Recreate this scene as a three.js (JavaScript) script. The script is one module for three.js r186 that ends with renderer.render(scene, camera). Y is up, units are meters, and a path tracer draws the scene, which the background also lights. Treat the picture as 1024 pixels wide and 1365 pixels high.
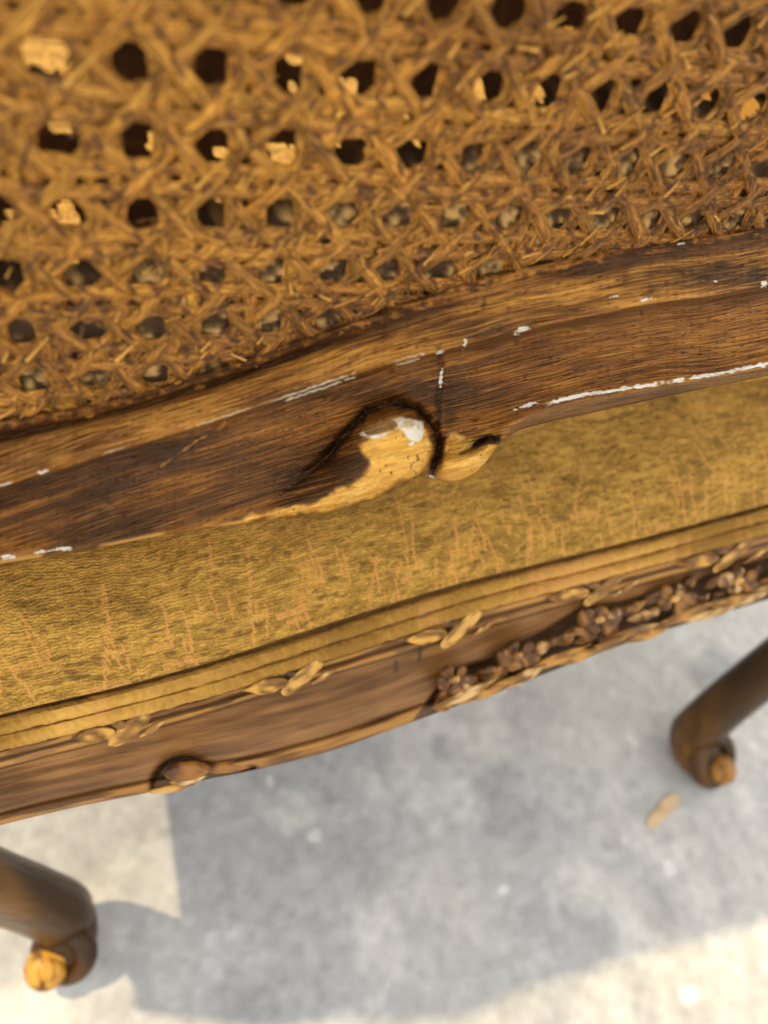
import * as THREE from 'three';
import { mergeGeometries } from 'three/addons/utils/BufferGeometryUtils.js';

// ---------------------------------------------------------------- camera, sky, sun, exposure
const H = 0.55, F = 1000, CX = 512, CY = 682.5;
const scene = new THREE.Scene();
const camera = new THREE.PerspectiveCamera(2 * Math.atan(CY / F) * 180 / Math.PI, 768 / 1024, 0.01, 60);
const upC = new THREE.Vector3(162, 818, 1000).normalize();           // world axes written in camera axes
const rowC = new THREE.Vector3(2868, 372, -1000);
const exC = rowC.clone().addScaledVector(upC, -rowC.dot(upC)).normalize();
const ezC = exC.clone().cross(upC);
const toWorld = (v) => new THREE.Vector3(exC.dot(v), upC.dot(v), ezC.dot(v));
camera.matrix.makeBasis(toWorld(new THREE.Vector3(1, 0, 0)), toWorld(new THREE.Vector3(0, 1, 0)), toWorld(new THREE.Vector3(0, 0, 1)));
camera.quaternion.setFromRotationMatrix(camera.matrix);
camera.position.set(0, H, 0);
camera.focus = 0.248;
camera.userData.fStop = 6.2;
scene.add(camera);

{ // soft pale daylight sky
  const w = 128, h = 64, d = new Float32Array(w * h * 4);
  for (let y = 0; y < h; y++) for (let x = 0; x < w; x++) {
    const e = (y + 0.5) / h * 2 - 1, k = Math.max(0, e), o = (y * w + x) * 4;   // row 0 is the bottom
    const az = Math.cos((x + 0.5) / w * 2 * Math.PI - Math.PI * 1.5), g = 0.62 + 0.95 * Math.pow(k, 0.8) + 0.22 * az * Math.sqrt(1 - k * k) * (1 - k * 0.5);   // brighter overhead and on the open side
    d[o] = 0.985 * g; d[o + 1] = 0.99 * g; d[o + 2] = 0.985 * g; d[o + 3] = 1;
  }
  const t = new THREE.DataTexture(d, w, h, THREE.RGBAFormat, THREE.FloatType);
  t.mapping = THREE.EquirectangularReflectionMapping; t.magFilter = THREE.LinearFilter; t.needsUpdate = true;
  scene.background = t; scene.environment = t; scene.environmentIntensity = 1;
}
const sun = new THREE.DirectionalLight(new THREE.Color(1, 0.79, 0.46), 2.55);
sun.position.set(-0.55 * 2, 2, -0.22 * 2); sun.target.position.set(0, 0, 0);
sun.castShadow = true; sun.shadow.radius = 1.6; sun.shadow.mapSize.set(2048, 2048);
Object.assign(sun.shadow.camera, { left: -1, right: 1, top: 1, bottom: -1, near: 0.1, far: 6 });
scene.add(sun, sun.target);

const renderer = new THREE.WebGLRenderer({ antialias: true });
renderer.setSize(768, 1024);
renderer.shadowMap.enabled = true;
renderer.toneMapping = THREE.LinearToneMapping;
renderer.toneMappingExposure = 1.35;

// ---------------------------------------------------------------- helpers
function rng(a) { return () => { a = (a + 0x6d2b79f5) | 0; let t = Math.imul(a ^ (a >>> 15), 1 | a); t = (t + Math.imul(t ^ (t >>> 7), 61 | t)) ^ t; return ((t ^ (t >>> 14)) >>> 0) / 4294967296; }; }
const R = rng(11);
const NT = new Float32Array(65536); { const r = rng(5); for (let i = 0; i < 65536; i++) NT[i] = r(); }
function noise(x, y) {                                                // value noise, 0..1
  const xi = Math.floor(x), yi = Math.floor(y); let fx = x - xi, fy = y - yi;
  fx = fx * fx * (3 - 2 * fx); fy = fy * fy * (3 - 2 * fy);
  const a = (yi & 255) << 8, b = ((yi + 1) & 255) << 8, c = xi & 255, d = (xi + 1) & 255;
  const p = NT[a | c], q = NT[a | d], r = NT[b | c], s = NT[b | d];
  return p + (q - p) * fx + (r - p) * fy + (p - q - r + s) * fx * fy;
}
function fbm(x, y, n = 4) { let s = 0, a = 0.5, t = 0; for (let i = 0; i < n; i++) { s += a * noise(x, y); t += a; a *= 0.5; x = x * 2.03 + 17.1; y = y * 2.03 + 5.7; } return s / t; }
const clamp = (v, a = 0, b = 1) => v < a ? a : v > b ? b : v;
const ss = (a, b, v) => { const t = clamp((v - a) / (b - a)); return t * t * (3 - 2 * t); };
const lerp = (a, b, t) => a + (b - a) * t;
const mixc = (a, b, t) => [a[0] + (b[0] - a[0]) * t, a[1] + (b[1] - a[1]) * t, a[2] + (b[2] - a[2]) * t];
const toLin = (c) => { c /= 255; return c <= 0.04045 ? c / 12.92 : Math.pow((c + 0.055) / 1.055, 2.4); };
function curve(pts) {                                                 // smooth function through points [x, y]
  const n = pts.length, m = [];
  for (let i = 0; i < n; i++) { const a = pts[Math.max(0, i - 1)], b = pts[Math.min(n - 1, i + 1)]; m.push((b[1] - a[1]) / (b[0] - a[0])); }
  return (x) => {
    if (x <= pts[0][0]) return pts[0][1] + m[0] * (x - pts[0][0]);
    if (x >= pts[n - 1][0]) return pts[n - 1][1] + m[n - 1] * (x - pts[n - 1][0]);
    let i = 0; while (x > pts[i + 1][0]) i++;
    const h = pts[i + 1][0] - pts[i][0], t = (x - pts[i][0]) / h, t2 = t * t, t3 = t2 * t;
    return (2 * t3 - 3 * t2 + 1) * pts[i][1] + (t3 - 2 * t2 + t) * h * m[i] + (3 * t2 - 2 * t3) * pts[i + 1][1] + (t3 - t2) * h * m[i + 1];
  };
}
const ray = (px, py) => toWorld(new THREE.Vector3((px - CX) / F, -(py - CY) / F, -1));
const atZ = (px, py, z) => { const r = ray(px, py); return r.multiplyScalar(z / r.z).add(camera.position); };   // measured spot on the plane z
const atY = (px, py, y) => { const r = ray(px, py); return r.multiplyScalar((y - H) / r.y).add(camera.position); }; // measured spot at the height y
function polySD(poly) {                                               // signed distance to an outline, inside positive
  let x0 = 1e9, x1 = -1e9, y0 = 1e9, y1 = -1e9; for (const [x, y] of poly) { x0 = Math.min(x0, x); x1 = Math.max(x1, x); y0 = Math.min(y0, y); y1 = Math.max(y1, y); }
  return (x, y) => {
    if (x < x0 - 40 || x > x1 + 40 || y < y0 - 40 || y > y1 + 40) return -40;
    let d = 1e9, inside = false;
    for (let i = 0, j = poly.length - 1; i < poly.length; j = i++) {
      const [ax, ay] = poly[j], [bx, by] = poly[i], dx = bx - ax, dy = by - ay, t = clamp(((x - ax) * dx + (y - ay) * dy) / (dx * dx + dy * dy + 1e-9));
      d = Math.min(d, Math.hypot(x - ax - t * dx, y - ay - t * dy));
      if ((ay > y) !== (by > y) && x < (bx - ax) * (y - ay) / (by - ay) + ax) inside = !inside;
    }
    return inside ? d : -d;
  };
}
function lineD(pts) { return (x, y) => { let d = 1e9; for (let i = 1; i < pts.length; i++) { const [ax, ay] = pts[i - 1], [bx, by] = pts[i], dx = bx - ax, dy = by - ay, t = clamp(((x - ax) * dx + (y - ay) * dy) / (dx * dx + dy * dy + 1e-9)); d = Math.min(d, Math.hypot(x - ax - t * dx, y - ay - t * dy)); } return d; }; }
function smoothPoly(p, closed = true) { const c = new THREE.CatmullRomCurve3(p.map(([x, y]) => new THREE.Vector3(x, y, 0)), closed, 'centripetal'); return c.getPoints(p.length * 4).map((v) => [v.x, v.y]); }
function gridGeo(nu, nv, fn) {                                        // fn(i, j) -> { p, uv, c }
  const P = new Float32Array(nu * nv * 3), U = new Float32Array(nu * nv * 2); let C = null; const I = [];
  for (let j = 0; j < nv; j++) for (let i = 0; i < nu; i++) {
    const k = j * nu + i, o = fn(i, j); P[k * 3] = o.p.x; P[k * 3 + 1] = o.p.y; P[k * 3 + 2] = o.p.z; U[k * 2] = o.uv[0]; U[k * 2 + 1] = o.uv[1];
    if (o.c) { C ??= new Float32Array(nu * nv * 3); C.set(o.c, k * 3); }
    if (i < nu - 1 && j < nv - 1) I.push(k, k + nu, k + 1, k + 1, k + nu, k + nu + 1);
  }
  const g = new THREE.BufferGeometry();
  g.setAttribute('position', new THREE.BufferAttribute(P, 3)); g.setAttribute('uv', new THREE.BufferAttribute(U, 2));
  if (C) g.setAttribute('color', new THREE.BufferAttribute(C, 3));
  g.setIndex(I); g.computeVertexNormals(); return g;
}
function texture(w, h, fn, srgb) {                                    // fn(u, v, out) with 0..255 values; row 0 is v = 0
  const d = new Uint8Array(w * h * 4), o = [0, 0, 0];
  for (let y = 0; y < h; y++) for (let x = 0; x < w; x++) { fn((x + 0.5) / w, (y + 0.5) / h, o); const k = (y * w + x) * 4; d[k] = clamp(o[0], 0, 255); d[k + 1] = clamp(o[1], 0, 255); d[k + 2] = clamp(o[2], 0, 255); d[k + 3] = 255; }
  const t = new THREE.DataTexture(d, w, h); t.magFilter = THREE.LinearFilter; t.minFilter = THREE.LinearMipmapLinearFilter; t.generateMipmaps = true;
  t.wrapS = t.wrapT = THREE.RepeatWrapping; if (srgb) t.colorSpace = THREE.SRGBColorSpace; t.needsUpdate = true; return t;
}
function pair(w, h, fn) {                                             // colour + bump from one function: fn(u, v) -> [r, g, b, height 0..1]
  const b = new Float32Array(w * h); let k = 0;
  const c = texture(w, h, (u, v, o) => { const q = fn(u, v); o[0] = q[0]; o[1] = q[1]; o[2] = q[2]; b[k++] = q[3]; }, true);
  k = 0; const t = texture(w, h, (u, v, o) => { o[0] = o[1] = o[2] = b[k++] * 255; }, false);
  return [c, t];
}
function mesh(name, geo, mat, parent, label) { const m = new THREE.Mesh(geo, mat); m.name = name; m.castShadow = m.receiveShadow = true; if (label) m.userData.label = label; parent.add(m); return m; }
const paint = (g, fn) => { const p = g.attributes.position, n = g.attributes.normal, c = new Float32Array(p.count * 3); for (let i = 0; i < p.count; i++) c.set(fn(p.getX(i), p.getY(i), p.getZ(i), n.getX(i), n.getY(i), n.getZ(i)).map(toLin), i * 3); g.setAttribute('color', new THREE.BufferAttribute(c, 3)); return g; };

// ---------------------------------------------------------------- floor
{
  const S = 0.9;
  const [cm, bm] = pair(1024, 1024, (u, v) => {
    const per = (f, s) => { const a = noise(u * f + s, v * f + s); return a; };
    const x = u * 9, y = v * 9;
    const n1 = fbm(x * 0.8 + 3, y * 0.8, 5), n2 = fbm(x * 3 + 40, y * 3 + 9, 4), n3 = fbm(x * 14, y * 14, 3), sp = fbm(x * 4.3 + 90, y * 4.3, 2);
    let c = mixc([166, 166, 165], [196, 191, 182], clamp(n1 * 2.4 - 0.7));
    c = mixc(c, [218, 214, 206], ss(0.54, 0.78, n2) * 0.5);
    c = mixc(c, [140, 140, 140], ss(0.56, 0.8, fbm(x * 1.4 + 70, y * 1.4 + 70, 4)) * 0.5);
    c = mixc(c, [232, 228, 220], ss(0.82, 0.88, sp) * 0.6);
    const g = (n3 - 0.5) * 34; void per;
    return [c[0] + g, c[1] + g, c[2] + g * 0.95, clamp(0.5 + (n3 - 0.5) * 0.8 + (n2 - 0.5) * 0.6)];
  });
  const g = new THREE.PlaneGeometry(14, 14, 1, 1).rotateX(-Math.PI / 2);
  for (let i = 0; i < g.attributes.uv.count; i++) g.attributes.uv.setXY(i, (g.attributes.position.getX(i) + 0.21) / S, (g.attributes.position.getZ(i) + 0.33) / S);
  const m = mesh('floor', g, new THREE.MeshStandardMaterial({ map: cm, bumpMap: bm, bumpScale: 0.0012, roughness: 0.86 }), scene);
  m.userData = { kind: 'structure', label: 'mottled grey and cream concrete floor under the carved chair', category: 'floor' };
}

// ---------------------------------------------------------------- the chair
const chair = new THREE.Group(); chair.name = 'carved_chair'; chair.position.set(0.12, 0, -0.3); scene.add(chair);
chair.userData = { label: 'carved brown wooden chair with cane back and gold upholstered seat on concrete floor', category: 'chair' };
const body = chair;                                                   // parts are written in world metres and moved to the chair's base
const place = (g) => g.translate(-0.12, 0, 0.3);
const part = (name, geo, mat, label, parent = body) => mesh(name, place(geo), mat, parent, label);

// -------- bottom rail of the back: outlines measured as [pixel x, pixel y]
const K0 = curve([[-150, 592], [0, 558], [130, 536], [260, 500], [400, 452], [540, 402], [650, 366], [800, 336], [1024, 300], [1174, 280]]);
const K1 = curve([[-150, 615], [0, 580], [130, 553], [260, 517], [330, 494], [420, 462], [540, 426], [650, 390], [800, 356], [1024, 320], [1174, 300]]);
const K2 = curve([[-150, 690], [0, 648], [60, 630], [160, 599], [240, 575], [330, 546], [400, 523], [490, 493], [585, 467], [640, 454], [700, 439], [860, 405], [950, 393], [1024, 379], [1174, 350]]);
const K4 = curve([[-150, 772], [0, 740], [100, 726], [200, 708], [300, 692], [400, 678], [460, 664], [520, 641], [556, 618], [578, 612], [600, 618], [635, 606], [655, 588], [690, 560], [740, 537], [800, 525], [900, 510], [1024, 487], [1174, 455]]);
const K5 = curve([[-150, 784], [0, 752], [100, 737], [200, 717], [300, 701], [400, 688], [460, 677], [520, 656], [556, 635], [578, 638], [600, 643], [635, 631], [656, 605], [672, 585], [700, 571], [800, 548], [900, 526], [1024, 501], [1174, 470]]);
const scrollP = smoothPoly([[330, 688], [380, 655], [420, 627], [448, 603], [468, 573], [492, 551], [522, 541], [552, 547], [573, 566], [582, 592], [576, 618], [545, 645], [490, 672], [420, 690]]);
const scrollSD = polySD(scrollP);
const knobP = smoothPoly([[580, 620], [592, 604], [612, 601], [634, 594], [655, 583], [664, 594], [656, 615], [636, 636], [604, 648], [582, 640]]);
const knobSD = polySD(knobP);
const grooveD = lineD([[395, 640], [440, 604], [466, 572], [490, 548], [522, 537], [554, 544], [577, 566], [586, 592], [579, 620], [572, 640]]);
const splitD = lineD([[585, 466], [589, 500], [584, 535], [584, 570]]);
const cutD = lineD([[614, 605], [626, 600], [637, 592], [650, 586], [663, 586]]);
const smallBulge = polySD(smoothPoly([[590, 590], [596, 570], [620, 560], [650, 565], [655, 580], [630, 592], [608, 600]]));
function railZ(x, y) {                                                // carving, metres towards the viewer
  let h = 0;
  const s = scrollSD(x, y); if (s > 0) { const k = clamp(s / 46); h += 0.0115 * Math.sqrt(1 - (1 - k) * (1 - k)) * ss(330, 480, x); }
  const kn = knobSD(x, y); if (kn > 0) { const k = clamp(kn / 24); h += 0.0090 * Math.sqrt(1 - (1 - k) * (1 - k)); }
  const g = grooveD(x, y); h -= 0.0030 * Math.exp(-(g * g) / 22) * ss(395, 450, x);
  const sp = splitD(x, y); h -= 0.0011 * Math.exp(-(sp * sp) / 16);
  const c = cutD(x, y); h -= 0.0026 * Math.exp(-(c * c) / 9) * ss(605, 640, x);
  const sb = smallBulge(x, y); if (sb > 0) h += 0.0012 * ss(0, 14, sb);
  return h;
}
const NT0 = 96;
const railKeys = (x) => {                                             // [t, pixel y, z]
  const a = K1(x), b = K2(x), d = K4(x), r = ss(540, 660, x), f = 1 - ss(380, 620, x);
  return [[0, K0(x), -0.1605], [0.05, lerp(K0(x), a, 0.25), -0.1578], [0.11, lerp(K0(x), a, 0.55), -0.1572], [0.185, lerp(K0(x), a, 0.92), lerp(-0.1572, -0.1584, f)], [0.205, a + 2, lerp(-0.1568, -0.1604, f)], [0.235, lerp(a, b, 0.16), lerp(-0.1560, -0.1566, f)], [0.30, lerp(a, b, 0.42), lerp(-0.1540, -0.1532, f)], [0.38, lerp(a, b, 0.74), lerp(-0.1516, -0.1506, f)], [0.44, b - 3, lerp(-0.1500, -0.1498, f)], [0.462, b + 3, lerp(-0.1502, -0.1516, f)], [0.49, b + 9, lerp(-0.1518, -0.1538, r)], [0.54, b + 18, lerp(-0.1512, -0.1534, r)],
    [0.64, lerp(b, d, 0.40), lerp(-0.1486, -0.1518, r)], [0.76, lerp(b, d, 0.66), lerp(-0.1462, -0.1492, r)], [0.87, lerp(b, d, 0.88), lerp(-0.1436, -0.1444, r)], [0.935, d, -0.1415], [0.965, lerp(d, K5(x), 0.5), -0.1412], [1, K5(x), -0.1436]];
};
function railAt(x, t) {
  const k = railKeys(x); let i = 0; while (i < k.length - 2 && t > k[i + 1][0]) i++;
  const f = clamp((t - k[i][0]) / (k[i + 1][0] - k[i][0])); return [lerp(k[i][1], k[i + 1][1], f), lerp(k[i][2], k[i + 1][2], f)];
}
const yellowSD = polySD(smoothPoly([[300, 700], [352, 676], [420, 660], [462, 642], [484, 618], [474, 592], [486, 580], [520, 566], [556, 556], [580, 580], [584, 606], [574, 626], [530, 652], [460, 684], [380, 694]]));
const whiteSD = polySD(smoothPoly([[476, 580], [492, 566], [514, 558], [545, 555], [565, 562], [566, 578], [560, 590], [548, 588], [532, 574], [510, 584], [490, 586]]));
const brownEye = polySD(smoothPoly([[484, 574], [500, 562], [524, 560], [530, 568], [508, 578], [490, 580]]));
const knobY = polySD(smoothPoly([[584, 636], [588, 608], [596, 582], [604, 574], [640, 584], [662, 584], [666, 598], [650, 625], [606, 650]]));
const chips = [[695, 440, 17, 4.5, -0.33], [860, 399, 8, 3, -0.2], [1019, 378, 8, 5, -0.1], [585, 470, 7, 4, -0.2], [588, 502, 3, 15, 0.1], [620, 458, 3, 8, 0.3], [563, 472, 6, 1.6, 0.3], [548, 592, 5, 2, -0.3], [577, 637, 7, 3, 0.4], [955, 375, 4, 2, 0], [820, 395, 10, 1.6, -0.2], [700, 541, 22, 3.5, -0.25], [74, 733, 30, 3, -0.12], [12, 742, 14, 4, -0.1], [8, 646, 10, 3, -0.3], [58, 629, 9, 3, -0.3], [1000, 262, 9, 2, -0.6], [907, 325, 7, 1.5, -0.1]];  // white paint chips, plus a soft reflection painted in right of the knob
const darkSpots = [[957, 350, 20, 8, -0.1, 0.8], [1008, 362, 14, 20, 0.4, 0.8], [645, 404, 5, 16, 0.25, 0.7], [868, 388, 16, 7, -0.5, 0.6], [240, 602, 46, 13, -0.45, 0.55], [145, 668, 15, 5, 0.7, 0.8], [440, 602, 26, 9, -0.75, 0.8], [395, 640, 26, 10, -0.6, 0.6], [600, 545, 16, 24, 0, 0.5], [450, 430, 60, 5, -0.35, 0.35], [300, 500, 80, 5, -0.28, 0.5], [800, 400, 60, 6, -0.2, 0.25], [980, 440, 40, 4, -0.3, 0.3], [510, 440, 8, 20, -0.6, 0.4]];
const ell = (x, y, e) => { const dx = x - e[0], dy = y - e[1], c = Math.cos(e[4]), s = Math.sin(e[4]); return Math.hypot((dx * c + dy * s) / e[2], (-dx * s + dy * c) / e[3]); };
const DARK = [56, 29, 9], MID = [118, 68, 21], LIGHT = [174, 118, 46], GOLD = [200, 146, 64], BARE = [226, 170, 72], WHITE = [218, 212, 200];
const RX0 = -150, RX1 = 1174;
function railPaint(u, v) {
  const x = lerp(RX0, RX1, u), [y] = railAt(x, v), b = K2(x), q = y - b;
  const w = (fbm(x * 0.006, y * 0.012, 3) - 0.5) * 16;
  const g1 = fbm(x * 0.0055 + 5, (q + w) * 0.11, 4), g2 = fbm(x * 0.017, (q + w * 0.8) * 0.75 + 9, 4), g3 = noise(x * 0.03 + 3, (q + w * 0.8) * 1.3);
  const g4 = fbm(x * 0.026 + 30, (q + w * 0.8) * 1.5 + 3, 2), pore = noise(x * 0.09 + 11, (q + w * 0.8) * 1.9 + 40); let dk = clamp(0.46 + (g1 - 0.5) * 1.0 + (g2 - 0.5) * 0.95 + (g4 - 0.5) * 0.55 + (fbm(x * 0.008 + 77, y * 0.025, 4) - 0.5) * 1.5);           // 0 dark .. 1 light
  let c, h = 0.5 + (g2 - 0.5) * 0.8 + (g3 - 0.5) * 0.35;
  const r = ss(560, 660, x);
  if (v < 0.455) {
    const band = ss(0.2, 0.27, v);
    dk = clamp(dk + lerp(-0.05, 0.22 * (1 - r) + 0.05, band));
    c = dk < 0.5 ? mixc(DARK, MID, dk * 2) : mixc(MID, LIGHT, dk * 2 - 1);
    if (band > 0.3) c = mixc(c, GOLD, ss(0.54, 0.7, g4) * 0.6); c = mixc(c, [50, 28, 10], ss(0.40, 0.30, g4) * 0.45);
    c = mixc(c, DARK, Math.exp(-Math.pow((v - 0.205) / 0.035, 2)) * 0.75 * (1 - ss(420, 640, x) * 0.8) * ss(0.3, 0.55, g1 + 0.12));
    if (v < 0.16) { const sp = fbm(x * 0.11, y * 0.16, 3); c = mixc(c, sp > 0.5 ? LIGHT : DARK, ss(0.06, 0.2, Math.abs(sp - 0.5)) * 0.7); h += (sp - 0.5) * 1.0; }
  } else {
    dk = clamp(dk * 0.75 - 0.08 + 0.22 * r - 0.10 * ss(0.72, 0.9, v) * (1 - r));
    c = dk < 0.5 ? mixc(DARK, MID, dk * 2) : mixc(MID, LIGHT, dk * 2 - 1);
    c = mixc(c, LIGHT, ss(0.60, 0.72, g4) * 0.55 * ss(0.35, 0.6, g1 + 0.1 * r)); c = mixc(c, [44, 24, 8], ss(0.40, 0.30, g4) * 0.45);
    c = mixc(c, LIGHT, ss(0.86, 0.94, v) * 0.35 * ss(0.4, 0.6, g1));
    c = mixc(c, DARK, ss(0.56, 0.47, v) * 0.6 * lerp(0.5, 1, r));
  }
  c = mixc(c, [40, 22, 9], ss(0.80, 0.9, pore) * 0.55); h -= ss(0.78, 0.9, pore) * 0.35;
  for (const e of darkSpots) { const d = ell(x, y, e) + (fbm(x * 0.05, (q + w) * 0.3, 3) - 0.5) * 2.2; if (d < 1) { c = mixc(c, [40, 24, 12], e[5] * 0.9 * ss(1, 0.1, d)); h -= 0.3 * ss(1, 0.3, d); } }
  const cr = lineD2(x, y) + (fbm(x * 0.1, y * 0.1, 2) - 0.5) * 5; if (cr < 3) { c = mixc(c, LIGHT, ss(2.0, 0.2, cr) * 0.7 * ss(0.3, 0.6, noise(x * 0.12, 5))); h += 0.15; }
  const gd = grooveD(x, y); const gw = (0.5 + 4.5 * ss(560, 440, x) + 2 * noise(x * 0.06, 2)) + (fbm(x * 0.13, y * 0.13, 2) - 0.5) * 9; if (x > 360 && gd < gw + 5) c = mixc(c, mixc([34, 20, 9], [150, 116, 56], ss(0.55, 0.8, noise(x * 0.33, y * 0.33)) * 0.65 * ss(560, 440, x) + 0.3 * ss(0.7, 0.85, noise(x * 0.3 + 9, y * 0.3))), ss(gw + 5, gw - 2, gd) * lerp(0.45, 0.92, ss(420, 490, x)) * ss(375, 470, x));
  const sd = splitD(x, y) + (fbm(x * 0.15, y * 0.15, 2) - 0.5) * 9; if (sd < 7) c = mixc(c, [40, 26, 14], ss(6, 0, sd) * 0.75);
  const en = (fbm(x * 0.06, y * 0.06, 3) - 0.5) * 22;
  const ys = Math.max(yellowSD(x, y) + en * 0.7 - 2, knobY(x, y) + en * 0.4);
  const rimShade = x < 590 ? 0.75 * ss(15, 3, gd) * ss(540, 575, x) + 0.5 * ss(5, 3, gd) : 0;  // painted shade on the scroll rim by the groove, strongest at right
  if (ys > 0) {
    let yc = mixc(BARE, [190, 136, 52], clamp((g2 - 0.4) * 1.6)); yc = mixc(yc, [236, 196, 110], ss(0.55, 0.75, fbm(x * 0.05, y * 0.08 + 7, 3)) * 0.6);
    yc = mixc(yc, [84, 58, 26], ss(0.80, 0.84, fbm(x * 0.14 + 30, y * 0.14, 2)) * 0.8);
    yc = mixc(yc, [150, 96, 34], 0.5 * ss(10, 0, ys));
    const fl = fbm(x * 0.05 + 9, (q + w) * 0.5, 3), fc = noise(x * 0.22, (q + w) * 1.1); yc = mixc(yc, [176, 122, 46], ss(0.5, 0.66, fl) * 0.55); yc = mixc(yc, [244, 206, 126], ss(0.68, 0.85, fc) * 0.3); yc = mixc(yc, [150, 104, 42], ss(0.3, 0.16, fc) * 0.3);
    yc = mixc(yc, [96, 66, 30], ss(1.6, 0.4, Math.abs(x - 538 - (y - 590) * 0.35 + (noise(y * 0.2, 3) - 0.5) * 8)) * ss(0.5, 0.7, noise(y * 0.35, 8)) * 0.8); c = mixc(c, yc, ss(0, 8, ys) * (1 - rimShade)); h = lerp(h, 0.55 + (noise(x * 0.22, (q + w) * 1.1) - 0.5) * 0.22 + (g3 - 0.5) * 0.12, ss(-4, 8, ys));
  }
  const cd = cutD(x, y), cw = lerp(0.8, 5.5, ss(612, 655, x)) + (noise(x * 0.2, y * 0.2) - 0.5) * 2; if (cd < cw + 2) c = mixc(c, [28, 18, 10], ss(cw + 2, cw - 1, cd) * 0.9);
  // bare worn lower lip
  const lip = ss(0.945, 0.985, v) * (1 - ss(560, 640, x)) * ss(0.36, 0.5, fbm(x * 0.02 + 4, v * 3, 3));
  c = mixc(c, [206, 156, 84], lip * 0.9);
  if (v > 0.95 && x > 680) c = mixc(c, [84, 60, 36], 0.5);
  const wh = whiteSD(x, y) + en * 0.35, be = brownEye(x, y);
  if (wh > 0) { c = mixc(c, be > 0 ? [124, 90, 48] : mixc(WHITE, [190, 168, 124], ss(0.5, 0.75, fbm(x * 0.12, y * 0.12, 3))), ss(0, 4, wh) * 0.95); h += 0.15; }
  const jit = fbm(x * 0.16, y * 0.3, 2) - 0.5;
  for (const e of chips) { const d = ell(x, y, e) * 1.15 + jit * 1.5 + (noise(x * 0.5, y * 0.5) - 0.5) * 0.5; if (d < 1) { c = mixc(c, WHITE, ss(1, 0.6, d)); h += 0.2; } }
  // gesso showing along the arrises
  if (Math.abs(q) < 9 && x < 560) {
    const on = Math.max(ss(0.46, 0.56, fbm(x * 0.018 + 60, 2, 3)) * 0.75, ss(330, 380, x) * ss(505, 470, x) * ss(0.05, 0.25, noise(x * 0.05, 3))), two = Math.min(Math.abs(q + 1 + jit * 3), x > 380 ? Math.abs(q - 4.5 + jit * 3) : 99);
    c = mixc(c, [206, 198, 184], on * ss(2.2, 0.4, two) * 0.95 * ss(0.1, 0.35, noise(x * 0.12, y * 0.25)));
  }
  const q4 = y - K4(x); if (x > 722 && Math.abs(q4) < 10) { const tw = 2.0 + jit * 5; c = mixc(c, WHITE, ss(tw + 1.2, tw - 0.6, Math.abs(q4 + 2)) * ss(722, 742, x) * ss(0.10, 0.24, fbm(x * 0.05, 8, 2))); }
  return [c[0], c[1], c[2], clamp(h)];
}
const lineD2 = lineD([[214, 622], [240, 604], [262, 588], [292, 572], [300, 562]]);
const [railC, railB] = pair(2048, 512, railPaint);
railC.wrapS = railC.wrapT = railB.wrapS = railB.wrapT = THREE.ClampToEdgeWrapping;
const railMat = new THREE.MeshPhysicalMaterial({ map: railC, bumpMap: railB, bumpScale: 0.0009, roughness: 0.40, specularIntensity: 0.8, specularColor: new THREE.Color(1, 0.82, 0.58) });
const XN = 442, railRows = [];
{
  const V = NT0 + 1, Z = [], Y = [];
  for (let i = 0; i < XN; i++) {
    const x = lerp(RX0, RX1, i / (XN - 1)); let ys = [], zs = [];
    for (let j = 0; j < V; j++) { const [y, z] = railAt(x, j / NT0); ys.push(y); zs.push(z); }
    for (let k = 0; k < 2; k++) { const a = zs.slice(); for (let j = 1; j < V - 1; j++) zs[j] = (a[j - 1] + 2 * a[j] + a[j + 1]) / 4; }
    for (let j = 0; j < V; j++) { zs[j] += railZ(x, ys[j]) * ss(0, 0.05, 1.001 - j / NT0) + (fbm(x * 0.03, (ys[j] - K2(x)) * 0.2, 3) - 0.5) * 0.0006; }
    Y.push(ys); Z.push(zs);
  }
  const under = 6;
  const g = gridGeo(XN, V + under, (i, j) => {
    const x = lerp(RX0, RX1, i / (XN - 1));
    if (j < V) return { p: atZ(x, Y[i][j], Z[i][j]), uv: [i / (XN - 1), j / NT0] };
    const p = atZ(x, Y[i][V - 1], Z[i][V - 1]), k = (j - V + 1) / under; p.z -= 0.085 * k; p.y += 0.004 * Math.sin(k * Math.PI); return { p, uv: [i / (XN - 1), 1] };
  });
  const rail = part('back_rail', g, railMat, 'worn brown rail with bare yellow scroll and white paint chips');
  rail.material.side = THREE.DoubleSide;
  for (let i = 0; i < XN; i++) { const x = lerp(RX0, RX1, i / (XN - 1)); railRows.push({ top: atZ(x, Y[i][0], Z[i][0]), bot: atZ(x, Y[i][V - 1], Z[i][V - 1]) }); }
}
const railTopY = curve(railRows.filter((_, i) => i % 26 === 0).map((r) => [r.top.x, r.top.y]));
const railBotY = curve(railRows.filter((_, i) => i % 26 === 0).map((r) => [r.bot.x, r.bot.y]));
const XL = railRows[0].top.x, XR = railRows[XN - 1].top.x;

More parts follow.
